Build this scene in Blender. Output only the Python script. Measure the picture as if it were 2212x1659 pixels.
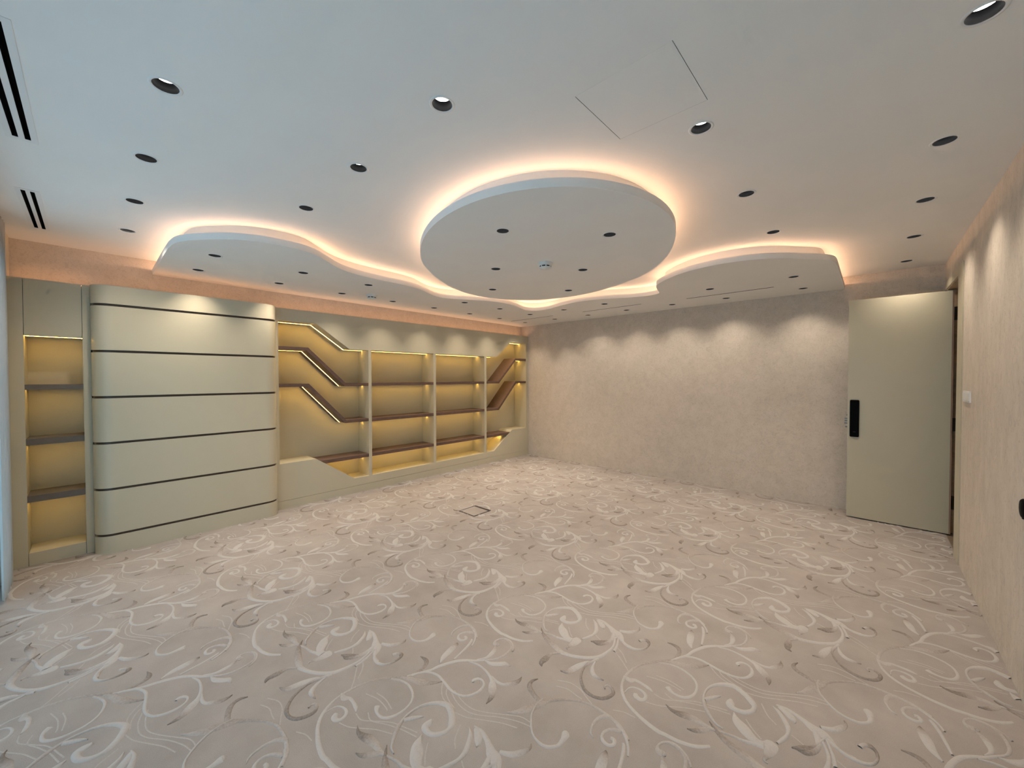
import bpy, bmesh, math, random
from mathutils import Vector, Matrix
from mathutils.geometry import tessellate_polygon

sc = bpy.context.scene
for _o in list(bpy.data.objects):
    bpy.data.objects.remove(_o)
COL = sc.collection

# ------------------------------------------------------------------ camera
cam_d = bpy.data.cameras.new('camera')
cam_d.sensor_fit = 'HORIZONTAL'
cam_d.sensor_width = 36.0
cam_d.lens = 840.1 / 2212.0 * 36.0
cam_d.clip_start = 0.02
cam = bpy.data.objects.new('camera', cam_d)
COL.objects.link(cam)
_r = Vector((0.734065, 0.679077, -0.001368))
_u = Vector((-0.010882, 0.013778, 0.999846))
_w = Vector((-0.678992, 0.733937, -0.017504))
cam.matrix_world = Matrix(((_r.x, _u.x, -_w.x, 0.0), (_r.y, _u.y, -_w.y, 0.0), (_r.z, _u.z, -_w.z, 1.55), (0, 0, 0, 1)))
sc.camera = cam

# ------------------------------------------------------------------ sky, view, exposure
SKY_COL = (0.46, 0.76, 1.0)
SKY_STRENGTH = 1.4
SPOT_W = 44.0
COVE_E = 50.0
TOPLED_E = 12.5
SHELF_E = 40.0
world = bpy.data.worlds.new('world')
sc.world = world
world.use_nodes = True
_bg = world.node_tree.nodes['Background']
_bg.inputs['Color'].default_value = (*SKY_COL, 1)
_bg.inputs['Strength'].default_value = SKY_STRENGTH
sc.view_settings.view_transform = 'Standard'
sc.view_settings.look = 'None'
sc.view_settings.gamma = 1.0
sc.view_settings.use_curve_mapping = False
sc.view_settings.exposure = 0.04
sc.cycles.use_denoising = True
sc.cycles.max_bounces = 5
sc.cycles.diffuse_bounces = 4
sc.cycles.glossy_bounces = 2
sc.cycles.transmission_bounces = 3
sc.cycles.transparent_max_bounces = 6
sc.cycles.use_light_tree = False
sc.cycles.use_adaptive_sampling = True
sc.cycles.adaptive_threshold = 0.1
sc.cycles.adaptive_min_samples = 16
sc.cycles.caustics_reflective = False
sc.cycles.caustics_refractive = False

# room measures (metres)
XW, XU, XP, XB = -5.24, -5.063, -4.89, -5.37      # left wall, unit front, curved panel front, unit back
YB, XR, YF = 5.952, 0.542, -0.45                  # back wall, right wall, window wall
ZD, ZM, ZT = 2.569, 2.707, 2.362                  # dropped ceiling, main ceiling, unit top

# daylight enters through the window wall: portal that helps sampling the sky
_pl = bpy.data.lights.new('window_portal', 'AREA')
_pl.shape = 'RECTANGLE'; _pl.size = 5.1; _pl.size_y = 2.5
_pl.cycles.is_portal = True
_po = bpy.data.objects.new('window_portal', _pl)
COL.objects.link(_po)
_po.location = (-2.23, YF - 0.12, 1.25)
_po.rotation_euler = (math.radians(90), 0, math.radians(0))

# ------------------------------------------------------------------ materials
MATS = {}
def nmat(name):
    m = bpy.data.materials.new(name); m.use_nodes = True
    MATS[name] = m
    nt = m.node_tree
    return m, nt, nt.nodes['Principled BSDF']

def plain(name, col, rough=0.5, spec=0.5, metal=0.0, noise=0.0, nscale=40.0, bump=0.0, bscale=200.0):
    m, nt, b = nmat(name)
    b.inputs['Roughness'].default_value = rough
    b.inputs['Specular IOR Level'].default_value = spec
    b.inputs['Metallic'].default_value = metal
    tc = nt.nodes.new('ShaderNodeTexCoord')
    if noise > 0:
        n = nt.nodes.new('ShaderNodeTexNoise'); n.inputs['Scale'].default_value = nscale; n.inputs['Detail'].default_value = 4
        r = nt.nodes.new('ShaderNodeValToRGB')
        r.color_ramp.elements[0].position = 0.3; r.color_ramp.elements[1].position = 0.7
        r.color_ramp.elements[0].color = (*[c * (1 - noise) for c in col], 1)
        r.color_ramp.elements[1].color = (*[min(1, c * (1 + noise)) for c in col], 1)
        nt.links.new(tc.outputs['Object'], n.inputs['Vector'])
        nt.links.new(n.outputs['Fac'], r.inputs['Fac'])
        nt.links.new(r.outputs['Color'], b.inputs['Base Color'])
    else:
        b.inputs['Base Color'].default_value = (*col, 1)
    if bump > 0:
        n2 = nt.nodes.new('ShaderNodeTexNoise'); n2.inputs['Scale'].default_value = bscale; n2.inputs['Detail'].default_value = 3
        bp = nt.nodes.new('ShaderNodeBump'); bp.inputs['Strength'].default_value = bump; bp.inputs['Distance'].default_value = 0.002
        nt.links.new(tc.outputs['Object'], n2.inputs['Vector'])
        nt.links.new(n2.outputs['Fac'], bp.inputs['Height'])
        nt.links.new(bp.outputs['Normal'], b.inputs['Normal'])
    return m

def emit(name, col, strength):
    m, nt, b = nmat(name)
    b.inputs['Base Color'].default_value = (*col, 1)
    b.inputs['Emission Color'].default_value = (*col, 1)
    b.inputs['Emission Strength'].default_value = strength
    return m

plain('ceiling_paint', (0.87, 0.868, 0.85), 0.85, 0.2, noise=0.012, nscale=3)
plain('cabinet_lacquer', (0.565, 0.525, 0.40), 0.33, 0.5, noise=0.01, nscale=5)
plain('groove_bronze', (0.075, 0.055, 0.042), 0.35, 0.5, metal=0.5)
plain('black_metal', (0.0025, 0.0025, 0.003), 0.6, 0.08)
plain('black_gloss', (0.002, 0.002, 0.0025), 0.5, 0.05)
plain('dark_slot', (0.008, 0.008, 0.010), 0.8, 0.2)
plain('slot_vane', (0.10, 0.075, 0.065), 0.5, 0.4)
plain('white_trim', (0.82, 0.82, 0.81), 0.5, 0.4)
plain('white_plastic', (0.78, 0.79, 0.77), 0.35, 0.5)
plain('grey_mark', (0.10, 0.10, 0.10), 0.5, 0.3)
plain('hinge_bronze', (0.06, 0.045, 0.032), 0.4, 0.5, metal=0.8)
plain('latch_steel', (0.22, 0.22, 0.20), 0.35, 0.5, metal=0.9)
plain('jamb_brown', (0.50, 0.37, 0.24), 0.6, 0.3, noise=0.12, nscale=30)
plain('edge_band', (0.34, 0.22, 0.16), 0.5, 0.3)
plain('gap_dark', (0.05, 0.045, 0.04), 0.9, 0.1)
plain('window_frame', (0.75, 0.77, 0.78), 0.4, 0.5)
plain('slab_grey', (0.25, 0.25, 0.25), 0.9, 0.1)
plain('box_frame', (0.022, 0.02, 0.026), 0.45, 0.5)
plain('hall_wall', (0.45, 0.40, 0.32), 0.8, 0.2, noise=0.05, nscale=6)
plain('niche_shelf', (0.155, 0.135, 0.115), 0.45, 0.4, noise=0.06, nscale=20)
emit('cove_led', (1.0, 0.59, 0.36), COVE_E)
emit('top_led', (1.0, 0.52, 0.27), TOPLED_E)
emit('shelf_led', (1.0, 0.60, 0.13), SHELF_E)
emit('lamp_lens', (1.0, 0.97, 0.92), 14.0).cycles.emission_sampling = 'NONE'

def wood(name, c1, c2, scale, stretch, rough=0.42):
    m, nt, b = nmat(name)
    tc = nt.nodes.new('ShaderNodeTexCoord'); mp = nt.nodes.new('ShaderNodeMapping')
    mp.inputs['Scale'].default_value = stretch
    n = nt.nodes.new('ShaderNodeTexNoise'); n.inputs['Scale'].default_value = scale; n.inputs['Detail'].default_value = 6; n.inputs['Distortion'].default_value = 0.6
    r = nt.nodes.new('ShaderNodeValToRGB')
    r.color_ramp.elements[0].position = 0.3; r.color_ramp.elements[1].position = 0.7
    r.color_ramp.elements[0].color = (*c1, 1); r.color_ramp.elements[1].color = (*c2, 1)
    nt.links.new(tc.outputs['Object'], mp.inputs['Vector']); nt.links.new(mp.outputs['Vector'], n.inputs['Vector'])
    nt.links.new(n.outputs['Fac'], r.inputs['Fac']); nt.links.new(r.outputs['Color'], b.inputs['Base Color'])
    b.inputs['Roughness'].default_value = rough
    return m
wood('shelf_wood', (0.105, 0.062, 0.048), (0.165, 0.10, 0.078), 14, (6, 0.8, 6))
wood('hall_wood', (0.10, 0.075, 0.05), (0.26, 0.20, 0.14), 10, (2, 14, 2))

def wallpaper(name, base, dark, vert):
    """mottled plaster-look wallpaper with fine crackle relief"""
    m, nt, b = nmat(name)
    L = nt.links.new
    tc = nt.nodes.new('ShaderNodeTexCoord'); mp = nt.nodes.new('ShaderNodeMapping')
    mp.inputs['Scale'].default_value = (1, 1, vert)
    L(tc.outputs['Object'], mp.inputs['Vector'])
    n = nt.nodes.new('ShaderNodeTexNoise'); n.inputs['Scale'].default_value = 9.0; n.inputs['Detail'].default_value = 5; n.inputs['Roughness'].default_value = 0.62; n.inputs['Distortion'].default_value = 0.5
    L(mp.outputs['Vector'], n.inputs['Vector'])
    r = nt.nodes.new('ShaderNodeValToRGB'); r.color_ramp.elements[0].position = 0.32; r.color_ramp.elements[1].position = 0.62
    r.color_ramp.elements[0].color = (*dark, 1); r.color_ramp.elements[1].color = (*base, 1)
    L(n.outputs['Fac'], r.inputs['Fac'])
    # crackle veins
    n3 = nt.nodes.new('ShaderNodeTexNoise'); n3.inputs['Scale'].default_value = 18.0; n3.inputs['Detail'].default_value = 5; n3.inputs['Distortion'].default_value = 1.6
    L(mp.outputs['Vector'], n3.inputs['Vector'])
    s = nt.nodes.new('ShaderNodeMath'); s.operation = 'SUBTRACT'; s.inputs[1].default_value = 0.5; L(n3.outputs['Fac'], s.inputs[0])
    ab = nt.nodes.new('ShaderNodeMath'); ab.operation = 'ABSOLUTE'; L(s.outputs[0], ab.inputs[0])
    mr = nt.nodes.new('ShaderNodeMapRange'); mr.inputs['From Min'].default_value = 0.0; mr.inputs['From Max'].default_value = 0.03; mr.inputs['To Min'].default_value = 0.84; mr.inputs['To Max'].default_value = 1.0
    L(ab.outputs[0], mr.inputs['Value'])
    mx = nt.nodes.new('ShaderNodeMix'); mx.data_type = 'RGBA'; mx.blend_type = 'MULTIPLY'; mx.inputs[0].default_value = 1.0
    L(r.outputs['Color'], mx.inputs[6]); L(mr.outputs[0], mx.inputs[7])
    L(mx.outputs[2], b.inputs['Base Color'])
    bp = nt.nodes.new('ShaderNodeBump'); bp.inputs['Strength'].default_value = 0.25; bp.inputs['Distance'].default_value = 0.003
    L(n3.outputs['Fac'], bp.inputs['Height']); L(bp.outputs['Normal'], b.inputs['Normal'])
    b.inputs['Roughness'].default_value = 0.75; b.inputs['Specular IOR Level'].default_value = 0.25
    return m
wallpaper('wallpaper', (0.67, 0.60, 0.525), (0.61, 0.545, 0.47), 1.0)
wallpaper('wallpaper_streak', (0.69, 0.625, 0.545), (0.62, 0.56, 0.485), 0.5)

def carpet():
    m, nt, b = nmat('carpet')
    L = nt.links.new
    tc = nt.nodes.new('ShaderNodeTexCoord')
    n = nt.nodes.new('ShaderNodeTexNoise'); n.inputs['Scale'].default_value = 3.2; n.inputs['Detail'].default_value = 6; n.inputs['Roughness'].default_value = 0.6
    L(tc.outputs['Object'], n.inputs['Vector'])
    r = nt.nodes.new('ShaderNodeValToRGB'); r.color_ramp.elements[0].position = 0.3; r.color_ramp.elements[1].position = 0.7
    r.color_ramp.elements[0].color = (0.282, 0.254, 0.238, 1); r.color_ramp.elements[1].color = (0.355, 0.323, 0.303, 1)
    L(n.outputs['Fac'], r.inputs['Fac'])
    n2 = nt.nodes.new('ShaderNodeTexNoise'); n2.inputs['Scale'].default_value = 260; n2.inputs['Detail'].default_value = 3
    L(tc.outputs['Object'], n2.inputs['Vector'])
    mr = nt.nodes.new('ShaderNodeMapRange'); mr.inputs['To Min'].default_value = 0.86; mr.inputs['To Max'].default_value = 1.12
    L(n2.outputs['Fac'], mr.inputs['Value'])
    mx = nt.nodes.new('ShaderNodeMix'); mx.data_type = 'RGBA'; mx.blend_type = 'MULTIPLY'; mx.inputs[0].default_value = 1.0
    L(r.outputs['Color'], mx.inputs[6]); L(mr.outputs[0], mx.inputs[7]); L(mx.outputs[2], b.inputs['Base Color'])
    bp = nt.nodes.new('ShaderNodeBump'); bp.inputs['Strength'].default_value = 0.35; bp.inputs['Distance'].default_value = 0.003
    L(n2.outputs['Fac'], bp.inputs['Height']); L(bp.outputs['Normal'], b.inputs['Normal'])
    b.inputs['Roughness'].default_value = 0.95; b.inputs['Specular IOR Level'].default_value = 0.1
    # raised scroll pile: colour woven per stroke (colour attribute) with speckle of the two yarns
    m, nt, b = nmat('carpet_scroll')
    L = nt.links.new
    at = nt.nodes.new('ShaderNodeAttribute'); at.attribute_name = 'yarn'
    tc = nt.nodes.new('ShaderNodeTexCoord')
    n2 = nt.nodes.new('ShaderNodeTexNoise'); n2.inputs['Scale'].default_value = 120; n2.inputs['Detail'].default_value = 4
    L(tc.outputs['Object'], n2.inputs['Vector'])
    mul = nt.nodes.new('ShaderNodeMath'); mul.operation = 'MULTIPLY_ADD'; mul.inputs[1].default_value = 0.7; mul.inputs[2].default_value = -0.35
    L(n2.outputs['Fac'], mul.inputs[0])
    ad = nt.nodes.new('ShaderNodeMath'); ad.operation = 'ADD'; ad.use_clamp = True
    L(at.outputs['Fac'], ad.inputs[0]); L(mul.outputs[0], ad.inputs[1])
    r = nt.nodes.new('ShaderNodeValToRGB')
    r.color_ramp.elements[0].position = 0.0; r.color_ramp.elements[0].color = (0.185, 0.158, 0.142, 1)
    r.color_ramp.elements[1].position = 1.0; r.color_ramp.elements[1].color = (0.415, 0.396, 0.386, 1)
    e = r.color_ramp.elements.new(0.5); e.color = (0.335, 0.30, 0.28, 1)
    L(ad.outputs[0], r.inputs['Fac']); L(r.outputs['Color'], b.inputs['Base Color'])
    bp = nt.nodes.new('ShaderNodeBump'); bp.inputs['Strength'].default_value = 0.3; bp.inputs['Distance'].default_value = 0.003
    L(n2.outputs['Fac'], bp.inputs['Height']); L(bp.outputs['Normal'], b.inputs['Normal'])
    b.inputs['Roughness'].default_value = 0.9; b.inputs['Specular IOR Level'].default_value = 0.12
carpet()

def glassy():
    m = bpy.data.materials.new('window_glass'); m.use_nodes = True; MATS['window_glass'] = m
    nt = m.node_tree; nt.nodes.clear()
    o = nt.nodes.new('ShaderNodeOutputMaterial'); t = nt.nodes.new('ShaderNodeBsdfTransparent'); g = nt.nodes.new('ShaderNodeBsdfGlossy')
    t.inputs['Color'].default_value = (0.93, 0.97, 0.96, 1); g.inputs['Roughness'].default_value = 0.02
    mx = nt.nodes.new('ShaderNodeMixShader')
    mx.inputs[0].default_value = 0.07; nt.links.new(t.outputs[0], mx.inputs[1]); nt.links.new(g.outputs[0], mx.inputs[2]); nt.links.new(mx.outputs[0], o.inputs[0])
    m = bpy.data.materials.new('sheer_fabric'); m.use_nodes = True; MATS['sheer_fabric'] = m
    nt = m.node_tree; nt.nodes.clear()
    o = nt.nodes.new('ShaderNodeOutputMaterial'); d = nt.nodes.new('ShaderNodeBsdfDiffuse'); t = nt.nodes.new('ShaderNodeBsdfTranslucent')
    d.inputs['Color'].default_value = (0.7, 0.72, 0.72, 1); t.inputs['Color'].default_value = (0.30, 0.31, 0.31, 1)
    mx = nt.nodes.new('ShaderNodeMixShader'); mx.inputs[0].default_value = 0.5
    nt.links.new(d.outputs[0], mx.inputs[1]); nt.links.new(t.outputs[0], mx.inputs[2]); nt.links.new(mx.outputs[0], o.inputs[0])
glassy()

# ------------------------------------------------------------------ helpers
def link(o, parent=None):
    COL.objects.link(o)
    if parent is not None:
        o.parent = parent
        o.matrix_parent_inverse = Matrix.Identity(4)
    return o

def empty(name, loc=(0, 0, 0)):
    o = bpy.data.objects.new(name, None); o.empty_display_size = 0.1
    o.location = loc
    return link(o)

def tag(o, label=None, cat=None, group=None, kind=None):
    if label: o['label'] = label
    if cat: o['category'] = cat
    if group: o['group'] = group
    if kind: o['kind'] = kind
    return o

class MB:
    """collects vertices and faces of ONE part; coordinates are world minus org"""
    def __init__(s): s.v = []; s.f = []; s.smooth = []
    def add(s, vs, fs, smooth=False):
        b = len(s.v); s.v += [tuple(p) for p in vs]; s.f += [tuple(i + b for i in f) for f in fs]; s.smooth += [smooth] * len(fs)
        return s
    def box(s, x0, x1, y0, y1, z0, z1):
        x0, x1 = sorted((x0, x1)); y0, y1 = sorted((y0, y1)); z0, z1 = sorted((z0, z1))
        return s.add([(x0, y0, z0), (x1, y0, z0), (x1, y1, z0), (x0, y1, z0), (x0, y0, z1), (x1, y0, z1), (x1, y1, z1), (x0, y1, z1)],
                     [(0, 3, 2, 1), (4, 5, 6, 7), (0, 1, 5, 4), (1, 2, 6, 5), (2, 3, 7, 6), (3, 0, 4, 7)])
    def prism(s, prof, x0, x1):
        """profile [(y,z)] extruded along x"""
        n = len(prof)
        ar = sum(prof[i][0] * prof[(i + 1) % n][1] - prof[(i + 1) % n][0] * prof[i][1] for i in range(n))
        P = list(prof) if ar > 0 else list(reversed(prof))
        xa, xb = sorted((x0, x1))
        tri = tessellate_polygon([[Vector((y, z, 0)) for y, z in P]])
        fs = []
        for t in tri:
            (ya, za), (yb, zb), (yc, zc) = (P[k] for k in t)
            c = (yb - ya) * (zc - za) - (yc - ya) * (zb - za)
            t = tuple(t) if c > 0 else (t[0], t[2], t[1])
            fs.append(tuple(n + k for k in t)); fs.append((t[2], t[1], t[0]))
        for i in range(n):
            j = (i + 1) % n; fs.append((i, j, n + j, n + i))
        return s.add([(xa, y, z) for y, z in P] + [(xb, y, z) for y, z in P], fs)
    def lathe(s, prof, n=24, cx=0, cy=0, cap0=False, cap1=False, smooth=True):
        """profile [(r,z)] about vertical axis"""
        vs = []; fs = []
        for r, z in prof:
            for k in range(n):
                a = 2 * math.pi * k / n; vs.append((cx + r * math.cos(a), cy + r * math.sin(a), z))
        for i in range(len(prof) - 1):
            for k in range(n):
                k2 = (k + 1) % n; fs.append((i * n + k, i * n + k2, (i + 1) * n + k2, (i + 1) * n + k))
        s.add(vs, fs, smooth)
        b = len(s.v) - len(vs)
        if cap0: s.f.append(tuple(b + k for k in reversed(range(n)))); s.smooth.append(False)
        if cap1: s.f.append(tuple(b + (len(prof) - 1) * n + k for k in range(n))); s.smooth.append(False)
        return s
    def strip(s, pts, z0, z1, closed=True, smooth=True):
        """vertical wall along plan curve"""
        n = len(pts); vs = [(x, y, z0) for x, y in pts] + [(x, y, z1) for x, y in pts]
        m = n if closed else n - 1
        return s.add(vs, [(i, (i + 1) % n, n + (i + 1) % n, n + i) for i in range(m)], smooth)
    def ring(s, p, q, z, closed=True):
        """flat band between plan curves p and q"""
        n = len(p); vs = [(x, y, z) for x, y in p] + [(x, y, z) for x, y in q]
        m = n if closed else n - 1
        return s.add(vs, [(i, (i + 1) % n, n + (i + 1) % n, n + i) for i in range(m)])
    def mesh(s, name, org=(0, 0, 0)):
        me = bpy.data.meshes.new(name)
        me.from_pydata([(x - org[0], y - org[1], z - org[2]) for x, y, z in s.v], [], s.f)
        me.polygons.foreach_set('use_smooth', s.smooth)
        me.update()
        return me
    def build(s, name, mat, parent=None, org=(0, 0, 0)):
        me = s.mesh(name, org)
        me.materials.append(MATS[mat])
        return link(bpy.data.objects.new(name, me), parent)

def fill2d(name, outer, holes):
    """planar mesh with holes (z=0) from closed plan polygons"""
    cu = bpy.data.curves.new(name, 'CURVE'); cu.dimensions = '2D'; cu.fill_mode = 'BOTH'
    for poly in [outer] + holes:
        sp = cu.splines.new('POLY'); sp.points.add(len(poly) - 1)
        for i, (x, y) in enumerate(poly): sp.points[i].co = (x, y, 0, 1)
        sp.use_cyclic_u = True
    ob = bpy.data.objects.new(name, cu); COL.objects.link(ob)
    dg = bpy.context.evaluated_depsgraph_get()
    me = bpy.data.meshes.new_from_object(ob.evaluated_get(dg))
    vs = [tuple(v.co) for v in me.vertices]; fs = [tuple(p.vertices) for p in me.polygons]
    bpy.data.objects.remove(ob); bpy.data.curves.remove(cu); bpy.data.meshes.remove(me)
    return vs, fs

def circ(cx, cy, r, n=24):
    return [(cx + r * math.cos(2 * math.pi * k / n), cy + r * math.sin(2 * math.pi * k / n)) for k in range(n)]

def catmull(P, n):
    out = []
    Q = [[2 * a - b for a, b in zip(P[0], P[1])]] + [list(p) for p in P] + [[2 * a - b for a, b in zip(P[-1], P[-2])]]
    for i in range(1, len(Q) - 2):
        for k in range(n):
            t = k / n
            out.append([0.5 * (2 * b + (c - a) * t + (2 * a - 5 * b + 4 * c - d) * t * t + (3 * b - a - 3 * c + d) * t ** 3)
                        for a, b, c, d in zip(Q[i - 1], Q[i], Q[i + 1], Q[i + 2])])
    out.append(list(P[-1]))
    return out

def offset(pts, d, closed=True):
    """plan curve moved d to its left"""
    n = len(pts); out = []
    for i in range(n):
        a = pts[(i - 1) % n] if (closed or i > 0) else pts[i]
        b = pts[(i + 1) % n] if (closed or i < n - 1) else pts[i]
        tx, ty = b[0] - a[0], b[1] - a[1]; l = math.hypot(tx, ty) or 1
        out.append((pts[i][0] - ty / l * d, pts[i][1] + tx / l * d))
    return out

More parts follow.
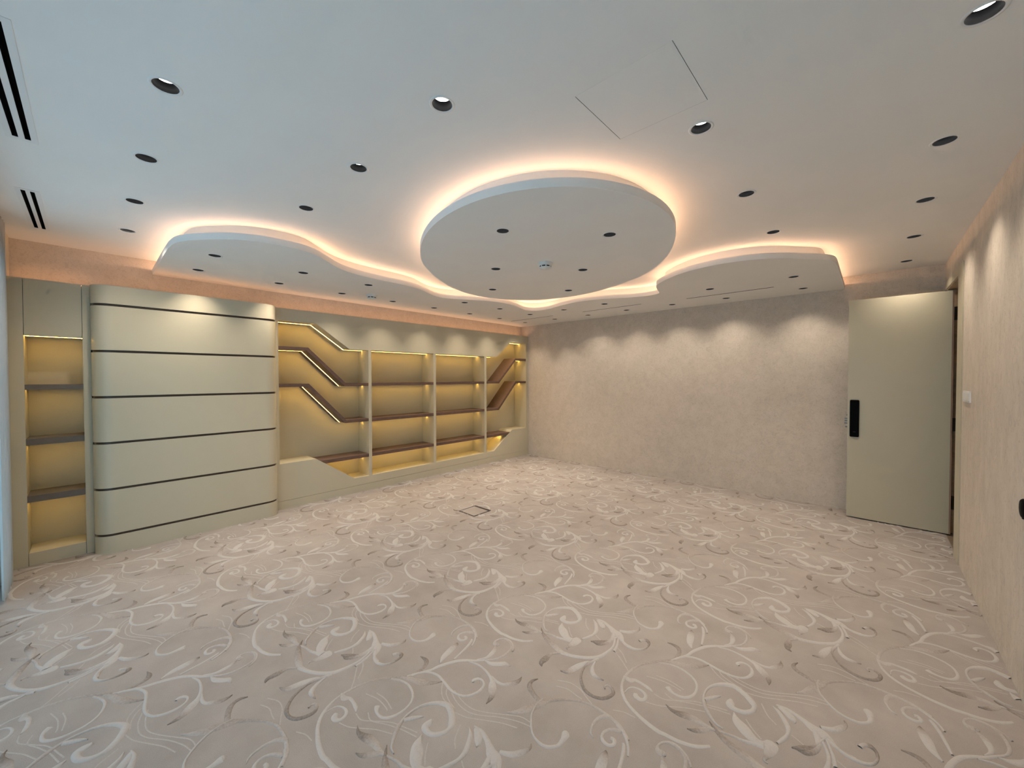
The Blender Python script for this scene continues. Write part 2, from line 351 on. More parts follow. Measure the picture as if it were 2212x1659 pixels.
# woven scroll repeat of the carpet, metres: (x, y, half width, yarn 0 taupe .. 1 cream)
STROKES = [
[(-.7654,2.178,.0067,.45),(-.79,2.1359,.0078,.4),(-.8617,2.0463,.0104,.45),(-.9021,1.9789,.0108,.5),(-.9199,1.89,.0102,.7),(-.9159,1.8191,.0077,.8),(-.8949,1.7678,.009,.9),(-.8638,1.7294,.0099,1),(-.8245,1.702,.0095,1),(-.7822,1.6849,.0103,1),(-.7307,1.6701,.0123,1),(-.6704,1.6624,.0127,1),(-.6432,1.6672,.0118,1),(-.5923,1.6737,.0116,1),(-.5461,1.6893,.0113,1),(-.5147,1.7085,.0107,1),(-.4823,1.7406,.008,.95)],
[(-.9272,.8115,.009,.8),(-.8909,.8081,.018,.8),(-.872,.8254,.0117,.85),(-.836,.827,.0098,.95),(-.8013,.8223,.0112,1),(-.7787,.8141,.005,1),(-.7721,.8098,.0008,1)],
[(-.8743,1.7542,.003,.9),(-.8717,1.7959,.0049,.95),(-.8524,1.8179,.0059,1),(-.8198,1.8252,.0085,1),(-.7936,1.8132,.01,1),(-.7867,1.7869,.0101,1),(-.8011,1.7701,.0137,1),(-.8213,1.7725,.0163,1),(-.833,1.7871,.0125,1)],
[(-.8331,1.0248,.0071,.7),(-.7946,1.0478,.0072,.8),(-.7529,1.0613,.0072,.9),(-.7138,1.061,.0076,.95),(-.6713,1.0473,.0072,.95),(-.6384,1.0212,.0074,1),(-.6218,.9824,.0074,1),(-.6206,.9367,.0084,1),(-.6347,.8994,.0104,1),(-.6596,.8778,.0094,1),(-.6941,.874,.0079,1),(-.7186,.8826,.0119,1),(-.7322,.894,.0156,1)],
[(-.7873,1.0865,.0093,.45),(-.774,1.1365,.0114,.35),(-.7784,1.1869,.0118,.3),(-.7986,1.2167,.0149,.2),(-.8263,1.2244,.0124,.1),(-.8579,1.2188,.0028,.05)],
[(-.8086,1.0593,.0072,.5),(-.7714,1.0863,.017,.6),(-.7441,1.0968,.0171,.6),(-.7049,1.1157,.024,.5),(-.6623,1.1461,.0163,.35),(-.6257,1.1913,.0023,.3)],
[(-1.7504,1.0895,.0082,.9),(-1.731,1.1335,.0082,1),(-1.7009,1.1908,.0101,1),(-1.688,1.2422,.0112,1),(-1.6692,1.2907,.0119,1),(-1.6455,1.3366,.012,1),(-1.6112,1.3746,.0105,1),(-1.5712,1.4076,.0095,1),(-1.536,1.4451,.0076,.9),(-1.5065,1.4787,.0066,.85),(-1.4902,1.5212,.0083,.75),(-1.4893,1.5708,.0087,.7),(-1.5031,1.617,.0082,.6),(-1.5337,1.6392,.0095,.6),(-1.5733,1.6435,.0088,.75)],
[(-1.472,1.5931,.0056,.6),(-1.4884,1.6175,.0084,.6),(-1.515,1.6377,.0084,.8),(-1.5469,1.6491,.0081,.85),(-1.5758,1.6426,.0084,.8),(-1.5993,1.621,.007,.75),(-1.6068,1.59,.007,.75),(-1.5937,1.5742,.0174,.7),(-1.5761,1.5759,.0159,.7),(-1.5653,1.5678,.0036,.6)],
[(-1.7373,1.1073,.0054,1),(-1.7291,1.1322,.0064,1),(-1.7112,1.1665,.0072,1),(-1.6742,1.1917,.0084,1),(-1.6335,1.2018,.0087,1),(-1.5791,1.1966,.0092,1),(-1.5285,1.189,.0092,1),(-1.4813,1.1906,.0077,1),(-1.4403,1.208,.0082,.95),(-1.4162,1.2394,.0099,.95),(-1.4066,1.2803,.0104,1),(-1.4169,1.3187,.008,1),(-1.4434,1.3356,.0069,1),(-1.4691,1.3288,.0091,1),(-1.4796,1.3079,.0112,1),(-1.4695,1.2948,.008,1)],
[(-1.5954,1.3744,.0045,1),(-1.5447,1.3928,.0068,1),(-1.4909,1.3934,.0077,1),(-1.4431,1.3843,.0099,1),(-1.4094,1.3697,.0136,1),(-1.385,1.348,.0227,.95),(-1.3598,1.3234,.0236,.7),(-1.3393,1.3011,.0175,.4),(-1.331,1.2763,.0114,.1),(-1.3262,1.249,.001,.05)],
[(-1.4274,1.3872,.0051,1),(-1.3795,1.3806,.0093,1),(-1.3478,1.389,.0104,.95),(-1.3281,1.4143,.0161,.6),(-1.3112,1.4382,.0182,.35),(-1.3068,1.4644,.0112,.15),(-1.3112,1.4874,.0011,.05)],
[(-1.5334,1.4379,.0022,1),(-1.4924,1.4506,.0173,1),(-1.4608,1.4766,.0184,1),(-1.4399,1.4989,.0164,.9),(-1.4058,1.5022,.0017,.7)],
[(-1.5732,1.4141,.0038,1),(-1.5482,1.4566,.0095,1),(-1.5481,1.4998,.0151,1),(-1.5583,1.5347,.0143,.7),(-1.5771,1.5574,.0052,.5)],
[(-.7367,1.262,.0032,1),(-.7615,1.3036,.0176,1),(-.774,1.3526,.0236,1),(-.7854,1.3978,.0204,.6),(-.7903,1.4204,.0108,.1),(-.7926,1.4269,.0019,0)],
[(-.704,1.3303,.0063,1),(-.7139,1.3806,.0083,1),(-.7281,1.4434,.0093,1),(-.7456,1.4922,.0091,1),(-.7553,1.5056,.0074,1)],
[(-1.1581,1.4308,.0109,.35),(-1.1331,1.4539,.0163,.4),(-1.0805,1.5087,.0088,.4),(-1.0225,1.5558,.0082,.5),(-.9678,1.5795,.0082,.6),(-.9046,1.5859,.0087,.7),(-.8544,1.5823,.0098,.75),(-.8054,1.5713,.0114,.8),(-.7672,1.5488,.0101,.85),(-.7457,1.5329,.0092,.9)],
[(-.8149,1.57,.01,.8),(-.7757,1.552,.0101,.9),(-.7459,1.524,.0075,.95),(-.7254,1.4938,.0069,1),(-.7132,1.465,.0055,1)],
[(-.8523,1.5844,.0123,.7),(-.8732,1.5763,.0153,.7),(-.8909,1.551,.0125,.7),(-.8974,1.5099,.0091,.75),(-.8904,1.4719,.0063,.8),(-.8776,1.4509,.0052,.9),(-.8606,1.4418,.0009,.9)],
[(-.7866,1.5502,.0086,.7),(-.8071,1.5436,.0131,.7),(-.8282,1.5263,.0103,.75),(-.8411,1.4999,.0089,.8),(-.8385,1.474,.0085,.9),(-.8218,1.4579,.0104,1),(-.796,1.4568,.0103,1),(-.7826,1.4749,.0101,1),(-.7912,1.4939,.0109,1),(-.8063,1.4918,.0096,1)],
[(-1.1502,1.4356,.0154,.4),(-1.1878,1.4434,.0144,.3),(-1.2293,1.4595,.0153,.25),(-1.2508,1.48,.0128,.2),(-1.2546,1.5069,.0099,.1),(-1.2411,1.5345,.0012,.02)],
[(-1.1138,1.4716,.007,.45),(-1.1327,1.4325,.0206,.45),(-1.149,1.396,.0237,.4),(-1.1671,1.3581,.0249,.5),(-1.1901,1.3181,.0141,.6),(-1.2201,1.282,.001,.7)],
[(-1.1457,1.456,.0063,.6),(-1.1471,1.4068,.0075,.6),(-1.13,1.3522,.0065,.8),(-1.0857,1.2975,.0062,.95),(-1.0448,1.2715,.0061,1),(-.9901,1.2711,.0098,1),(-.9542,1.3076,.0106,1),(-.9525,1.3477,.0143,1),(-.9584,1.3783,.021,1),(-.9573,1.3883,.0136,1)],
[(-1.6609,1.8224,.0011,.05),(-1.6321,1.8115,.0094,.05),(-1.5971,1.8158,.0196,.1),(-1.5681,1.8268,.0251,.35),(-1.5267,1.8337,.0207,.65),(-1.4873,1.8322,.0124,.75),(-1.4545,1.8367,.0068,.8)],
[(-1.5448,1.7589,.001,.05),(-1.521,1.7701,.0114,.15),(-1.5034,1.7882,.0168,.4),(-1.487,1.807,.017,.6),(-1.4716,1.8265,.0108,.7),(-1.4558,1.8374,.0067,.8)],
[(-1.4847,.7765,.0087,.7),(-1.4626,.7886,.0073,.7),(-1.4421,.7971,.0067,.75),(-1.3968,.8137,.0082,.7),(-1.3507,.8215,.0096,.9),(-1.3164,.8358,.0122,1),(-1.2832,.8532,.0214,1)],
[(-1.2656,.896,.0182,1),(-1.261,.8811,.0339,1),(-1.2573,.8507,.0277,.9),(-1.2598,.8193,.018,.7),(-1.2647,.7969,.0103,.4),(-1.2653,.7821,.0057,.7),(-1.2523,.775,.001,.9)],
[(-1.4145,.9503,.0015,1),(-1.393,.9145,.0233,1),(-1.3658,.8926,.0315,1),(-1.337,.8699,.0282,1),(-1.3068,.8582,.0209,1),(-1.2801,.8617,.0206,1)],
[(-1.2888,1.1114,.0018,1),(-1.2612,1.094,.0103,1),(-1.235,1.0601,.0134,1),(-1.217,1.0254,.0136,1),(-1.2143,.9869,.0094,1),(-1.2235,.9506,.011,1),(-1.2404,.9059,.0078,1)],
[(-1.2655,1.132,.0138,1),(-1.238,1.1178,.0197,1),(-1.2169,1.1011,.0198,1),(-1.2048,1.0879,.0138,1),(-1.1974,1.0732,.0015,1)],
[(-1.2777,1.1311,.0046,1),(-1.2383,1.1382,.0111,1),(-1.2017,1.1299,.0136,1),(-1.1656,1.1155,.0176,1),(-1.135,1.0992,.0268,1),(-1.1085,1.0928,.0299,1),(-1.0842,1.0791,.0231,1),(-1.0581,1.0539,.0129,.95),(-1.0338,1.0466,.008,.6),(-.9924,1.0392,.0079,.95)],
[(-1.1132,1.1254,.0101,1),(-1.0881,1.1382,.0141,1),(-1.0636,1.1567,.0169,.85),(-1.0419,1.1913,.0161,.65),(-1.0314,1.2219,.0075,.3),(-1.0385,1.2378,.0017,.1)],
[(-1.1272,1.0835,.0146,1),(-1.1156,1.0462,.0144,1),(-1.1118,1.0112,.0125,.85),(-1.1219,.9703,.0155,.4),(-1.1475,.9355,.0144,.1),(-1.1738,.9269,.0011,.02)],
[(-1.0922,1.0717,.0044,1),(-1.0727,1.0247,.0083,1),(-1.0606,.9886,.0094,1),(-1.0512,.9402,.0099,1)],
[(-1.1039,1.0536,.0078,1),(-1.0765,.9832,.0085,1),(-1.0763,.9137,.0116,1),(-1.093,.8462,.0157,1),(-1.1302,.8026,.0137,1),(-1.1711,.7715,.0139,1),(-1.2177,.7484,.015,.95),(-1.2648,.7367,.0187,.8),(-1.3109,.7461,.0221,.6),(-1.3603,.758,.0223,.4),(-1.4074,.774,.0179,.3),(-1.4494,.7971,.0098,.15),(-1.4822,.8231,.0013,.05)],
[(-1.2687,1.7653,.0069,.7),(-1.3009,1.7263,.0103,.5),(-1.3024,1.6768,.0221,.2),(-1.2995,1.6344,.0147,.1),(-1.2787,1.6163,.0014,.02)],
[(-1.103,1.8187,.0067,.9),(-1.1211,1.8034,.0109,.95),(-1.1356,1.7639,.0209,1),(-1.1478,1.716,.0225,.85),(-1.1571,1.6774,.018,.45),(-1.1892,1.6576,.0018,.15)],
[(-1.0876,1.8714,.0121,1),(-1.1063,1.8081,.0089,.7),(-1.1095,1.7631,.0062,.35),(-1.093,1.7069,.007,.25),(-1.064,1.6659,.0089,.2),(-1.0248,1.6375,.0113,.15),(-.9817,1.6309,.0102,.15),(-.9424,1.6461,.0114,.15),(-.9197,1.678,.0116,.15),(-.9141,1.7161,.0103,.15),(-.9335,1.7376,.0092,.4),(-.9567,1.7419,.0085,.6),(-.9658,1.7237,.0062,.6),(-.9564,1.71,.0045,.5)],
[(-1.0879,1.839,.0053,1),(-1.0752,1.7887,.0123,1),(-1.0507,1.7576,.0157,1),(-1.0191,1.751,.0121,.7),(-.9881,1.7537,.0017,.2)],
[(-1.0873,1.0765,.0083,1),(-1.0321,1.0384,.0106,1),(-.9841,1.0345,.0111,1),(-.948,1.0538,.0084,.8),(-.9301,1.0968,.0068,.4),(-.9333,1.1367,.0078,.1),(-.9535,1.1547,.0152,.2),(-.9731,1.1426,.0113,.7),(-.9837,1.1195,.0114,.9)],
[(-1.192,.9238,.0017,.1),(-1.1717,.9389,.0144,.15),(-1.1496,.9579,.0198,.15),(-1.1299,.9811,.0116,.2),(-1.1122,1.0233,.0083,.9),(-1.0872,1.0842,.0053,1)],
[(-1.4272,.8233,.0031,.9),(-1.4597,.8312,.0061,.9),(-1.4952,.8645,.0097,.75),(-1.523,.8993,.0128,.6),(-1.5432,.944,.0077,.85),(-1.5483,.9954,.0068,.85),(-1.5367,1.046,.0096,.9),(-1.5043,1.0921,.0143,1),(-1.4678,1.1176,.0174,1),(-1.4422,1.1197,.0175,1),(-1.3973,1.1013,.0185,1),(-1.3623,1.0714,.0186,1),(-1.3514,1.0479,.012,1),(-1.3552,1.0175,.0136,1),(-1.3786,.9868,.0161,1),(-1.4095,.9757,.0164,1),(-1.4355,.9824,.0207,1),(-1.4407,1.004,.0201,1),(-1.4423,1.0221,.0103,1)],
[(-1.5353,.9364,.0121,.85),(-1.5204,.9626,.0141,.9),(-1.5022,.9879,.0102,.9),(-1.4841,1.0085,.0016,.95)]]
FAINT = [
[(-1.498,1.18),(-1.436,1.162),(-1.364,1.162),(-1.305,1.187),(-1.234,1.239),(-1.157,1.281),(-1.093,1.302)],
[(-1.501,1.199),(-1.427,1.185),(-1.357,1.187),(-1.295,1.217),(-1.234,1.259),(-1.162,1.308),(-1.103,1.318)],
[(-1.401,1.119),(-1.338,1.141),(-1.276,1.18),(-1.202,1.227),(-1.134,1.256)],
[(-1.598,1.207),(-1.553,1.161),(-1.502,1.131),(-1.444,1.13)],
[(-1.542,1.192),(-1.518,1.162),(-1.469,1.142),(-1.42,1.134)],
[(-1.73,.807),(-1.678,.809),(-1.62,.853),(-1.563,.896),(-1.488,.926),(-1.439,.944)],
[(-1.693,.847),(-1.644,.836),(-1.582,.869),(-1.509,.903),(-1.423,.931)],
[(-.775,1.775),(-.723,1.795),(-.677,1.828),(-.62,1.871),(-.549,1.908)],
[(-1.163,1.597),(-1.107,1.627),(-1.047,1.627),(-.998,1.606),(-.957,1.59)],
[(-1.146,1.563),(-1.093,1.585),(-1.04,1.582),(-1.007,1.582)],
[(-1.075,.963),(-1.006,.919),(-.955,.883),(-.924,.857)],
[(-1.065,.987),(-1.012,.96),(-.96,.909)],
[(-.84,.892),(-.766,.915),(-.7,.918),(-.674,.913)],
[(-.805,.93),(-.739,.94),(-.666,.931)],
[(-.868,1.628),(-.824,1.651),(-.774,1.659)],
[(-1.365,.949),(-1.331,.912),(-1.293,.883)],
[(-1.331,1.096),(-1.296,1.039),(-1.258,1.009)],
[(-1.201,.995),(-1.162,.976),(-1.15,.961)]]

# ------------------------------------------------------------------ measured plan data
DL_MAIN_WINDOW = [(-4.312, 0.208), (-3.562, 0.208), (-2.822, 0.212), (-2.072, 0.216)]
DL_MAIN_SECOND = [(-2.851, 1.012), (-2.096, 1.018), (-1.351, 1.026)]
DL_MAIN_MID = [(-0.596, 1.941), (-0.595, 2.829), (-0.591, 3.715)]
DL_MAIN_RIGHT = [(0.25, 1.947), (0.25, 2.862), (0.245, 3.724), (0.243, 4.629), (0.242, 5.557)]
DL_DISC = [(-1.899, 1.96), (-1.388, 2.532), (-2.609, 2.598), (-2.027, 3.185), (-3.247, 3.179), (-2.63, 3.823)]
DL_SHELF_INNER = [(-4.695, 0.70), (-4.72, 1.392), (-4.735, 2.08), (-4.73, 2.757), (-4.735, 3.433), (-4.749, 4.136), (-4.754, 4.822), (-4.765, 5.515)]
DL_SHELF_OUTER = [(-4.04, 0.713), (-4.075, 1.414), (-4.087, 2.089), (-4.09, 3.472), (-4.08, 4.143), (-4.088, 4.853), (-4.10, 5.539)]
DL_BACK_OUTER = [(-3.432, 4.873), (-2.747, 4.868), (-1.391, 4.888), (-0.597, 4.872)]
DL_BACK_INNER = [(-3.435, 5.552), (-2.754, 5.55), (-2.075, 5.566), (-1.397, 5.598), (-0.592, 5.585)]
HR = 0.0455                                             # downlight hole radius

# canopy (dropped ceiling) free edge, from the left wall round to the back wall
CAN = [(-4.062, .424), (-3.884, .443), (-3.762, .49), (-3.646, .567), (-3.527, .666), (-3.439, .771), (-3.385, .887), (-3.36, 1.005), (-3.36, 1.13),
       (-3.405, 1.274), (-3.53, 1.425), (-3.67, 1.592), (-3.757, 1.792), (-3.79, 2.019), (-3.795, 2.24), (-3.81, 2.43), (-3.868, 2.62), (-3.97, 2.80),
       (-4.045, 2.97), (-4.04, 3.135), (-3.93, 3.338), (-3.797, 3.579), (-3.727, 3.839), (-3.753, 4.086), (-3.82, 4.312), (-3.875, 4.51), (-3.78, 4.65),
       (-3.578, 4.669), (-3.311, 4.577), (-3.028, 4.497), (-2.80, 4.497), (-2.555, 4.566), (-2.336, 4.68), (-2.18, 4.739), (-2.03, 4.757), (-1.91, 4.70),
       (-1.85, 4.50), (-1.785, 4.315), (-1.71, 4.21), (-1.60, 4.105), (-1.443, 3.99), (-1.312, 3.925), (-1.169, 3.887), (-1.01, 3.873), (-.835, 3.90),
       (-.684, 3.966), (-.55, 4.073), (-.42, 4.215), (-.322, 4.333), (-.265, 4.44), (-.246, 4.55), (-.242, 4.70)]
EDGE = [(XW - 0.02, .42), (-4.7, .42), (-4.3, .421)] + [tuple(p) for p in catmull(CAN, 4)] + [(-.242, 5.1), (-.242, 5.5), (-.242, YB + .02)]
# round disc: radius as a short Fourier series about its centre
DC = (-2.3, 2.8)
FC = [1.2679, 0.031, 0.0435, 0.0123, -0.2319, 0.0001, 0.0048, -0.032, -0.0098]
DISC = []
for k in range(120):
    t = 2 * math.pi * k / 120
    r = FC[0] + sum(FC[2 * j - 1] * math.cos(j * t) + FC[2 * j] * math.sin(j * t) for j in range(1, 5))
    DISC.append((DC[0] + r * math.cos(t), DC[1] + r * math.sin(t)))

# ------------------------------------------------------------------ setting
FX0, FX1, FY0, FY1 = -5.40, XR + 0.06, YF - 0.15, YB
fl = MB().box(FX0, XR + 0.010, FY0, FY1, -0.08, 0).build('floor', 'carpet')
tag(fl, 'pink beige carpet with cream and taupe scrolling vines', kind='structure')

# raised scroll pile of the carpet: woven repeat, one tile measured once and repeated over the floor
TDX, TDY = 0.9635, 1.0412
def scrolls():
    vs = []; fs = []; col = []
    tiles = []
    def dense(row, n):
        return catmull(row, n)
    sm = [dense(s, 5) for s in STROKES]
    fm = [dense(f, 5) for f in FAINT]
    for ix in range(-5, 4):
        for iy in range(-3, 7):
            ox, oy = ix * TDX, iy * TDY
            for si, D in enumerate(sm):
                xs = [d[0] + ox for d in D]; ys = [d[1] + oy for d in D]
                if max(xs) < -5.1 or min(xs) > XR or max(ys) < YF or min(ys) > YB: continue
                lift = 0.0028 + 0.00006 * si
                run = None
                for i, d in enumerate(D):
                    a = D[max(i - 1, 0)]; b = D[min(i + 1, len(D) - 1)]
                    tx, ty = b[0] - a[0], b[1] - a[1]; l = math.hypot(tx, ty) or 1
                    w = max(d[2] * .84, 0.0012); nx, ny = -ty / l * w, tx / l * w
                    x, y = xs[i], ys[i]
                    ok = (-5.09 < x < XR - 0.004 and YF + 0.01 < y < YB - 0.004) and not (-3.50 < x < -3.23 and 2.862 < y < 3.132)
                    if ok:
                        b0 = len(vs)
                        vs.extend([(x + nx, y + ny, 0.0), (x + nx * .6, y + ny * .6, lift), (x - nx * .6, y - ny * .6, lift), (x - nx, y - ny, 0.0)])
                        col.extend([max(0.0, min(1.0, d[3]))] * 4)
                        if run is not None:
                            for j in range(3): fs.append((run + j, run + j + 1, b0 + j + 1, b0 + j))
                        run = b0
                    else: run = None
            for D in fm:
                run = None
                for i, d in enumerate(D):
                    a = D[max(i - 1, 0)]; b = D[min(i + 1, len(D) - 1)]
                    tx, ty = b[0] - a[0], b[1] - a[1]; l = math.hypot(tx, ty) or 1
                    w = 0.0028; nx, ny = -ty / l * w, tx / l * w
                    x, y = d[0] + ox, d[1] + oy
                    if -5.05 < x < XR - 0.01 and YF + 0.01 < y < YB - 0.01 and not (-3.50 < x < -3.23 and 2.862 < y < 3.132):
                        b0 = len(vs)
                        vs.extend([(x + nx, y + ny, 0.0), (x, y, 0.0012), (x - nx, y - ny, 0.0)]); col.extend([0.78] * 3)
                        if run is not None:
                            for j in range(2): fs.append((run + j, run + j + 1, b0 + j + 1, b0 + j))
                        run = b0
                    else: run = None
    me = bpy.data.meshes.new('carpet_scrolls'); me.from_pydata(vs, [], fs); me.update()
    at = me.attributes.new('yarn', 'FLOAT', 'POINT'); at.data.foreach_set('value', col)
    me.polygons.foreach_set('use_smooth', [True] * len(fs))
    me.materials.append(MATS['carpet_scroll'])
    o = link(bpy.data.objects.new('carpet_scrolls', me), fl)
    tag(o, 'raised cream and taupe vine scrolls of the carpet', kind='stuff')
scrolls()

# walls
w = MB(); w.box(XW - .2, XW, YF - .6, YB + .1, ZT - .01, ZM + .15); w.box(XW - .2, -5.40, YF - .6, YB + .1, -.08, ZT - .01)
tag(w.build('wall_left', 'wallpaper'), 'mottled beige wallpaper band above the bookcase', kind='structure')
w = MB().box(XW - .2, XR + .2, YB, YB + .1, -.08, ZM + .15)
tag(w.build('wall_back', 'wallpaper'), 'mottled beige wallpapered back wall', kind='structure')
DY0, DY1, DZ = 5.05, 5.78, 2.42                      # doorway in the right wall
w = MB(); w.box(XR, XR + .2, YF - .6, DY0, -.08, ZM + .15); w.box(XR, XR + .2, DY1, YB + .1, -.08, ZM + .15); w.box(XR, XR + .2, DY0, DY1, DZ, ZM + .15)
tag(w.build('wall_right', 'wallpaper_streak'), 'mottled beige wallpapered wall beside the open door', kind='structure')
WX0, WX1, WZ = -4.76, 0.30, 2.48                     # glazed window wall behind the camera
w = MB(); w.box(XW - .2, WX0, YF - .2, YF, -.08, ZM + .15); w.box(WX1, XR + .2, YF - .2, YF, -.08, ZM + .15); w.box(WX0, WX1, YF - .2, YF, WZ, ZM + .15)
tag(w.build('wall_front', 'wallpaper'), 'window wall beside the photographer', kind='structure')
tag(MB().box(XU - .17, XP + .105, -.50, YF + .0008, 0, ZM).build('trim_1', 'cabinet_lacquer'), 'cream pier closing the cabinet wall at the window end', kind='structure')
slab = MB().box(XW - .4, XR + 1.6, YF - .6, YB + .4, ZM + .16, ZM + .22).build('sky_block_slab', 'slab_grey')  # unseen cover added over the room to shut out the sky
tag(slab, 'unseen slab added above the plasterboard ceiling to block sky light', kind='structure')

win = tag(empty('window_1', (WX0, YF - .1, 0)), 'tall glazed window wall with pale frame', kind='structure')
W0 = (WX0, YF - .1, 0)
MB().box(WX0, WX1, YF - .14, YF - .07, 0, .07).build('sill_rail', 'window_frame', win, W0)
MB().box(WX0, WX1, YF - .14, YF - .07, WZ - .06, WZ).build('head_rail', 'window_frame', win, W0)
nb = 4
for i in range(nb + 1):
    x = WX0 + .03 + (WX1 - WX0 - .06) * i / nb
    MB().box(x - .03, x + .03, YF - .14, YF - .07, .07, WZ - .06).build('mullion', 'window_frame', win, W0)
for i in range(nb):
    x0 = WX0 + .06 + (WX1 - WX0 - .06) * i / nb; x1 = x0 + (WX1 - WX0 - .06) / nb - .06
    MB().add([(x0, YF - .105, .07), (x1, YF - .105, .07), (x1, YF - .105, WZ - .06), (x0, YF - .105, WZ - .06)], [(0, 1, 2, 3)]).build('pane', 'window_glass', win, W0)

# sheer curtain hanging at the window end of the cabinet wall (left picture edge)
c = MB(); pts = []
for i in range(41):
    t = i / 40; pts.append((-4.765 + .42 * t, YF + .018 + .010 * math.sin(t * 34)))
c.strip(pts, .012, ZM - .004, closed=False)
cu = c.build('sheer_curtain', 'sheer_fabric'); tag(cu, 'pale sheer curtain at the window end beside the tall niche cabinet', 'curtain')

# closed corridor shell added behind the doorway so no sky light leaks in
w = MB(); w.box(XR + 1.4, XR + 1.5, 4.2, YB + .3, -.08, ZM); w.box(XR + .2, XR + 1.4, 4.1, 4.2, -.08, ZM); w.box(XR + .2, XR + 1.4, YB + .2, YB + .3, -.08, ZM); w.box(XR + .2, XR + 1.5, 4.1, YB + .3, ZM, ZM + .05)
tag(w.build('corridor_sky_block', 'hall_wall'), 'corridor shell added beyond the doorway to keep sky light out', kind='structure')
tag(MB().box(XR + .010, XR + 1.4, 4.2, YB + .2, -.08, -.004).build('floor_corridor', 'hall_wood'), 'brown timber floor beyond the doorway', kind='structure')

# main ceiling, with the real openings cut
def rect(x0, x1, y0, y1): return [(x0, y0), (x1, y0), (x1, y1), (x0, y1)]
PANEL = (-0.912, -0.515, 1.372, 1.763)
VENTS = [(-3.02, -2.085, [(-.2025, -.1835), (-.2415, -.2225)]), (-4.737, -3.845, [(-.2445, -.2255), (-.282, -.263)])]
holes = [circ(x, y, HR) for x, y in DL_MAIN_WINDOW + DL_MAIN_SECOND + DL_MAIN_MID + DL_MAIN_RIGHT]
holes.append(rect(*PANEL))
for x0, x1, ss in VENTS:
    for y0, y1 in ss: holes.append(rect(x0, x1, y0, y1))
vs, fs = fill2d('c', rect(XW - .01, XR + .01, YF - .1, YB + .01), holes)
ce = MB().add([(x, y, ZM) for x, y, z in vs], fs).build('ceiling', 'ceiling_paint')
tag(ce, 'white plasterboard ceiling', kind='structure')

# access hatch, flush with a hairline joint
a = MB(); a.box(PANEL[0] + .0022, PANEL[1] - .0022, PANEL[2] + .0003, PANEL[3] - .0007, ZM, ZM + .012)
ap = empty('access_panel', ((PANEL[0] + PANEL[1]) / 2, (PANEL[2] + PANEL[3]) / 2, ZM))
tag(ap, 'flush white square access hatch in the ceiling before the round disc', 'access panel')
O = tuple(ap.location); a.build('hatch_lid', 'ceiling_paint', ap, O)
a = MB(); a.box(PANEL[0] - .01, PANEL[1] + .01, PANEL[2] - .01, PANEL[3] + .01, ZM + .013, ZM + .02); a.build('joint_shadow_frame', 'gap_dark', ap, O)

# ------------------------------------------------------------------ dropped ceiling canopy and disc
def offs(pts, d, closed): return offset(pts, d, closed)
can = empty('ceiling_canopy', (-4.5, 3.2, ZD)); CO = tuple(can.location)
tag(can, 'wavy edged white dropped ceiling along bookcase and back wall', 'dropped ceiling')
SLOTS = [(-4.845, -3.888), (-3.328, -2.373), (-1.782, -.828)]
SY = [(5.198, 5.222), (5.213, 5.238), (5.258, 5.286)]
outer = EDGE + [(XW - .02, YB + .02)]
holes = [circ(x, y, HR) for x, y in DL_SHELF_INNER + DL_SHELF_OUTER + DL_BACK_OUTER + DL_BACK_INNER]
for (x0, x1), (y0, y1) in zip(SLOTS, SY): holes.append(rect(x0, x1, y0, y1))
vs, fs = fill2d('c', outer, holes)
LIP = 0.05
neck = offs(EDGE, 0.095, False)
m = MB().add([(x, y, ZD) for x, y, z in vs], fs); m.build('face_panel', 'ceiling_paint', can, CO)
m = MB().strip(EDGE, ZD, ZD + LIP, False); m.ring(EDGE, neck, ZD + LIP, False); m.build('rim', 'ceiling_paint', can, CO)
m = MB().strip(neck, ZD + LIP, ZM + .001, False); m.build('neck', 'ceiling_paint', can, CO)
led = offs(EDGE, 0.0942, False)
m = MB().strip(led, ZD + LIP, ZD + LIP + .008, False); m.build('led_strip', 'cove_led', can, CO)

dsc = empty('ceiling_disc', (DC[0], DC[1], ZD)); DO = tuple(dsc.location)
tag(dsc, 'large round white suspended ceiling disc with glowing edge', 'ceiling disc')
vs, fs = fill2d('c', DISC, [circ(x, y, HR) for x, y in DL_DISC])
neck = offs(DISC, 0.095, True); led = offs(DISC, 0.0942, True)
m = MB().add([(x, y, ZD) for x, y, z in vs], fs); m.build('face_panel', 'ceiling_paint', dsc, DO)
m = MB().strip(DISC, ZD, ZD + LIP); m.ring(DISC, neck, ZD + LIP); m.build('rim', 'ceiling_paint', dsc, DO)
m = MB().strip(neck, ZD + LIP, ZM + .001); m.build('neck', 'ceiling_paint', dsc, DO)
m = MB().strip(led, ZD + LIP, ZD + LIP + .008); m.build('led_strip', 'cove_led', dsc, DO)

# ------------------------------------------------------------------ downlights
_trim = MB().lathe([(HR - .0035, .0), (HR + .001, -.0022), (HR + .0075, -.0015), (HR + .0085, .0)], 32).mesh('trim_ring'); _trim.materials.append(MATS['white_trim'])
_baf = MB().lathe([(HR - .0032, -.0005), (HR - .005, .014), (.038, .0362), (.0345, .0368)], 32).mesh('baffle'); _baf.materials.append(MATS['black_metal'])
_len = MB().lathe([(.0001, .0365), (.035, .0365)], 24, smooth=False).mesh('lens'); _len.materials.append(MATS['lamp_lens'])
_spot = bpy.data.lights.new('downlight_lamp', 'SPOT')
_spot.energy = SPOT_W; _spot.color = (1.0, 0.84, 0.67); _spot.spot_size = math.radians(86); _spot.spot_blend = 1.0; _spot.shadow_soft_size = 0.03
ORD = ['first', 'second', 'third', 'fourth', 'fifth', 'sixth', 'seventh', 'eighth']
_wide = _spot.copy(); _wide.name = 'wallwash_lamp'; _wide.spot_size = math.radians(96); _wide.energy = SPOT_W * .85
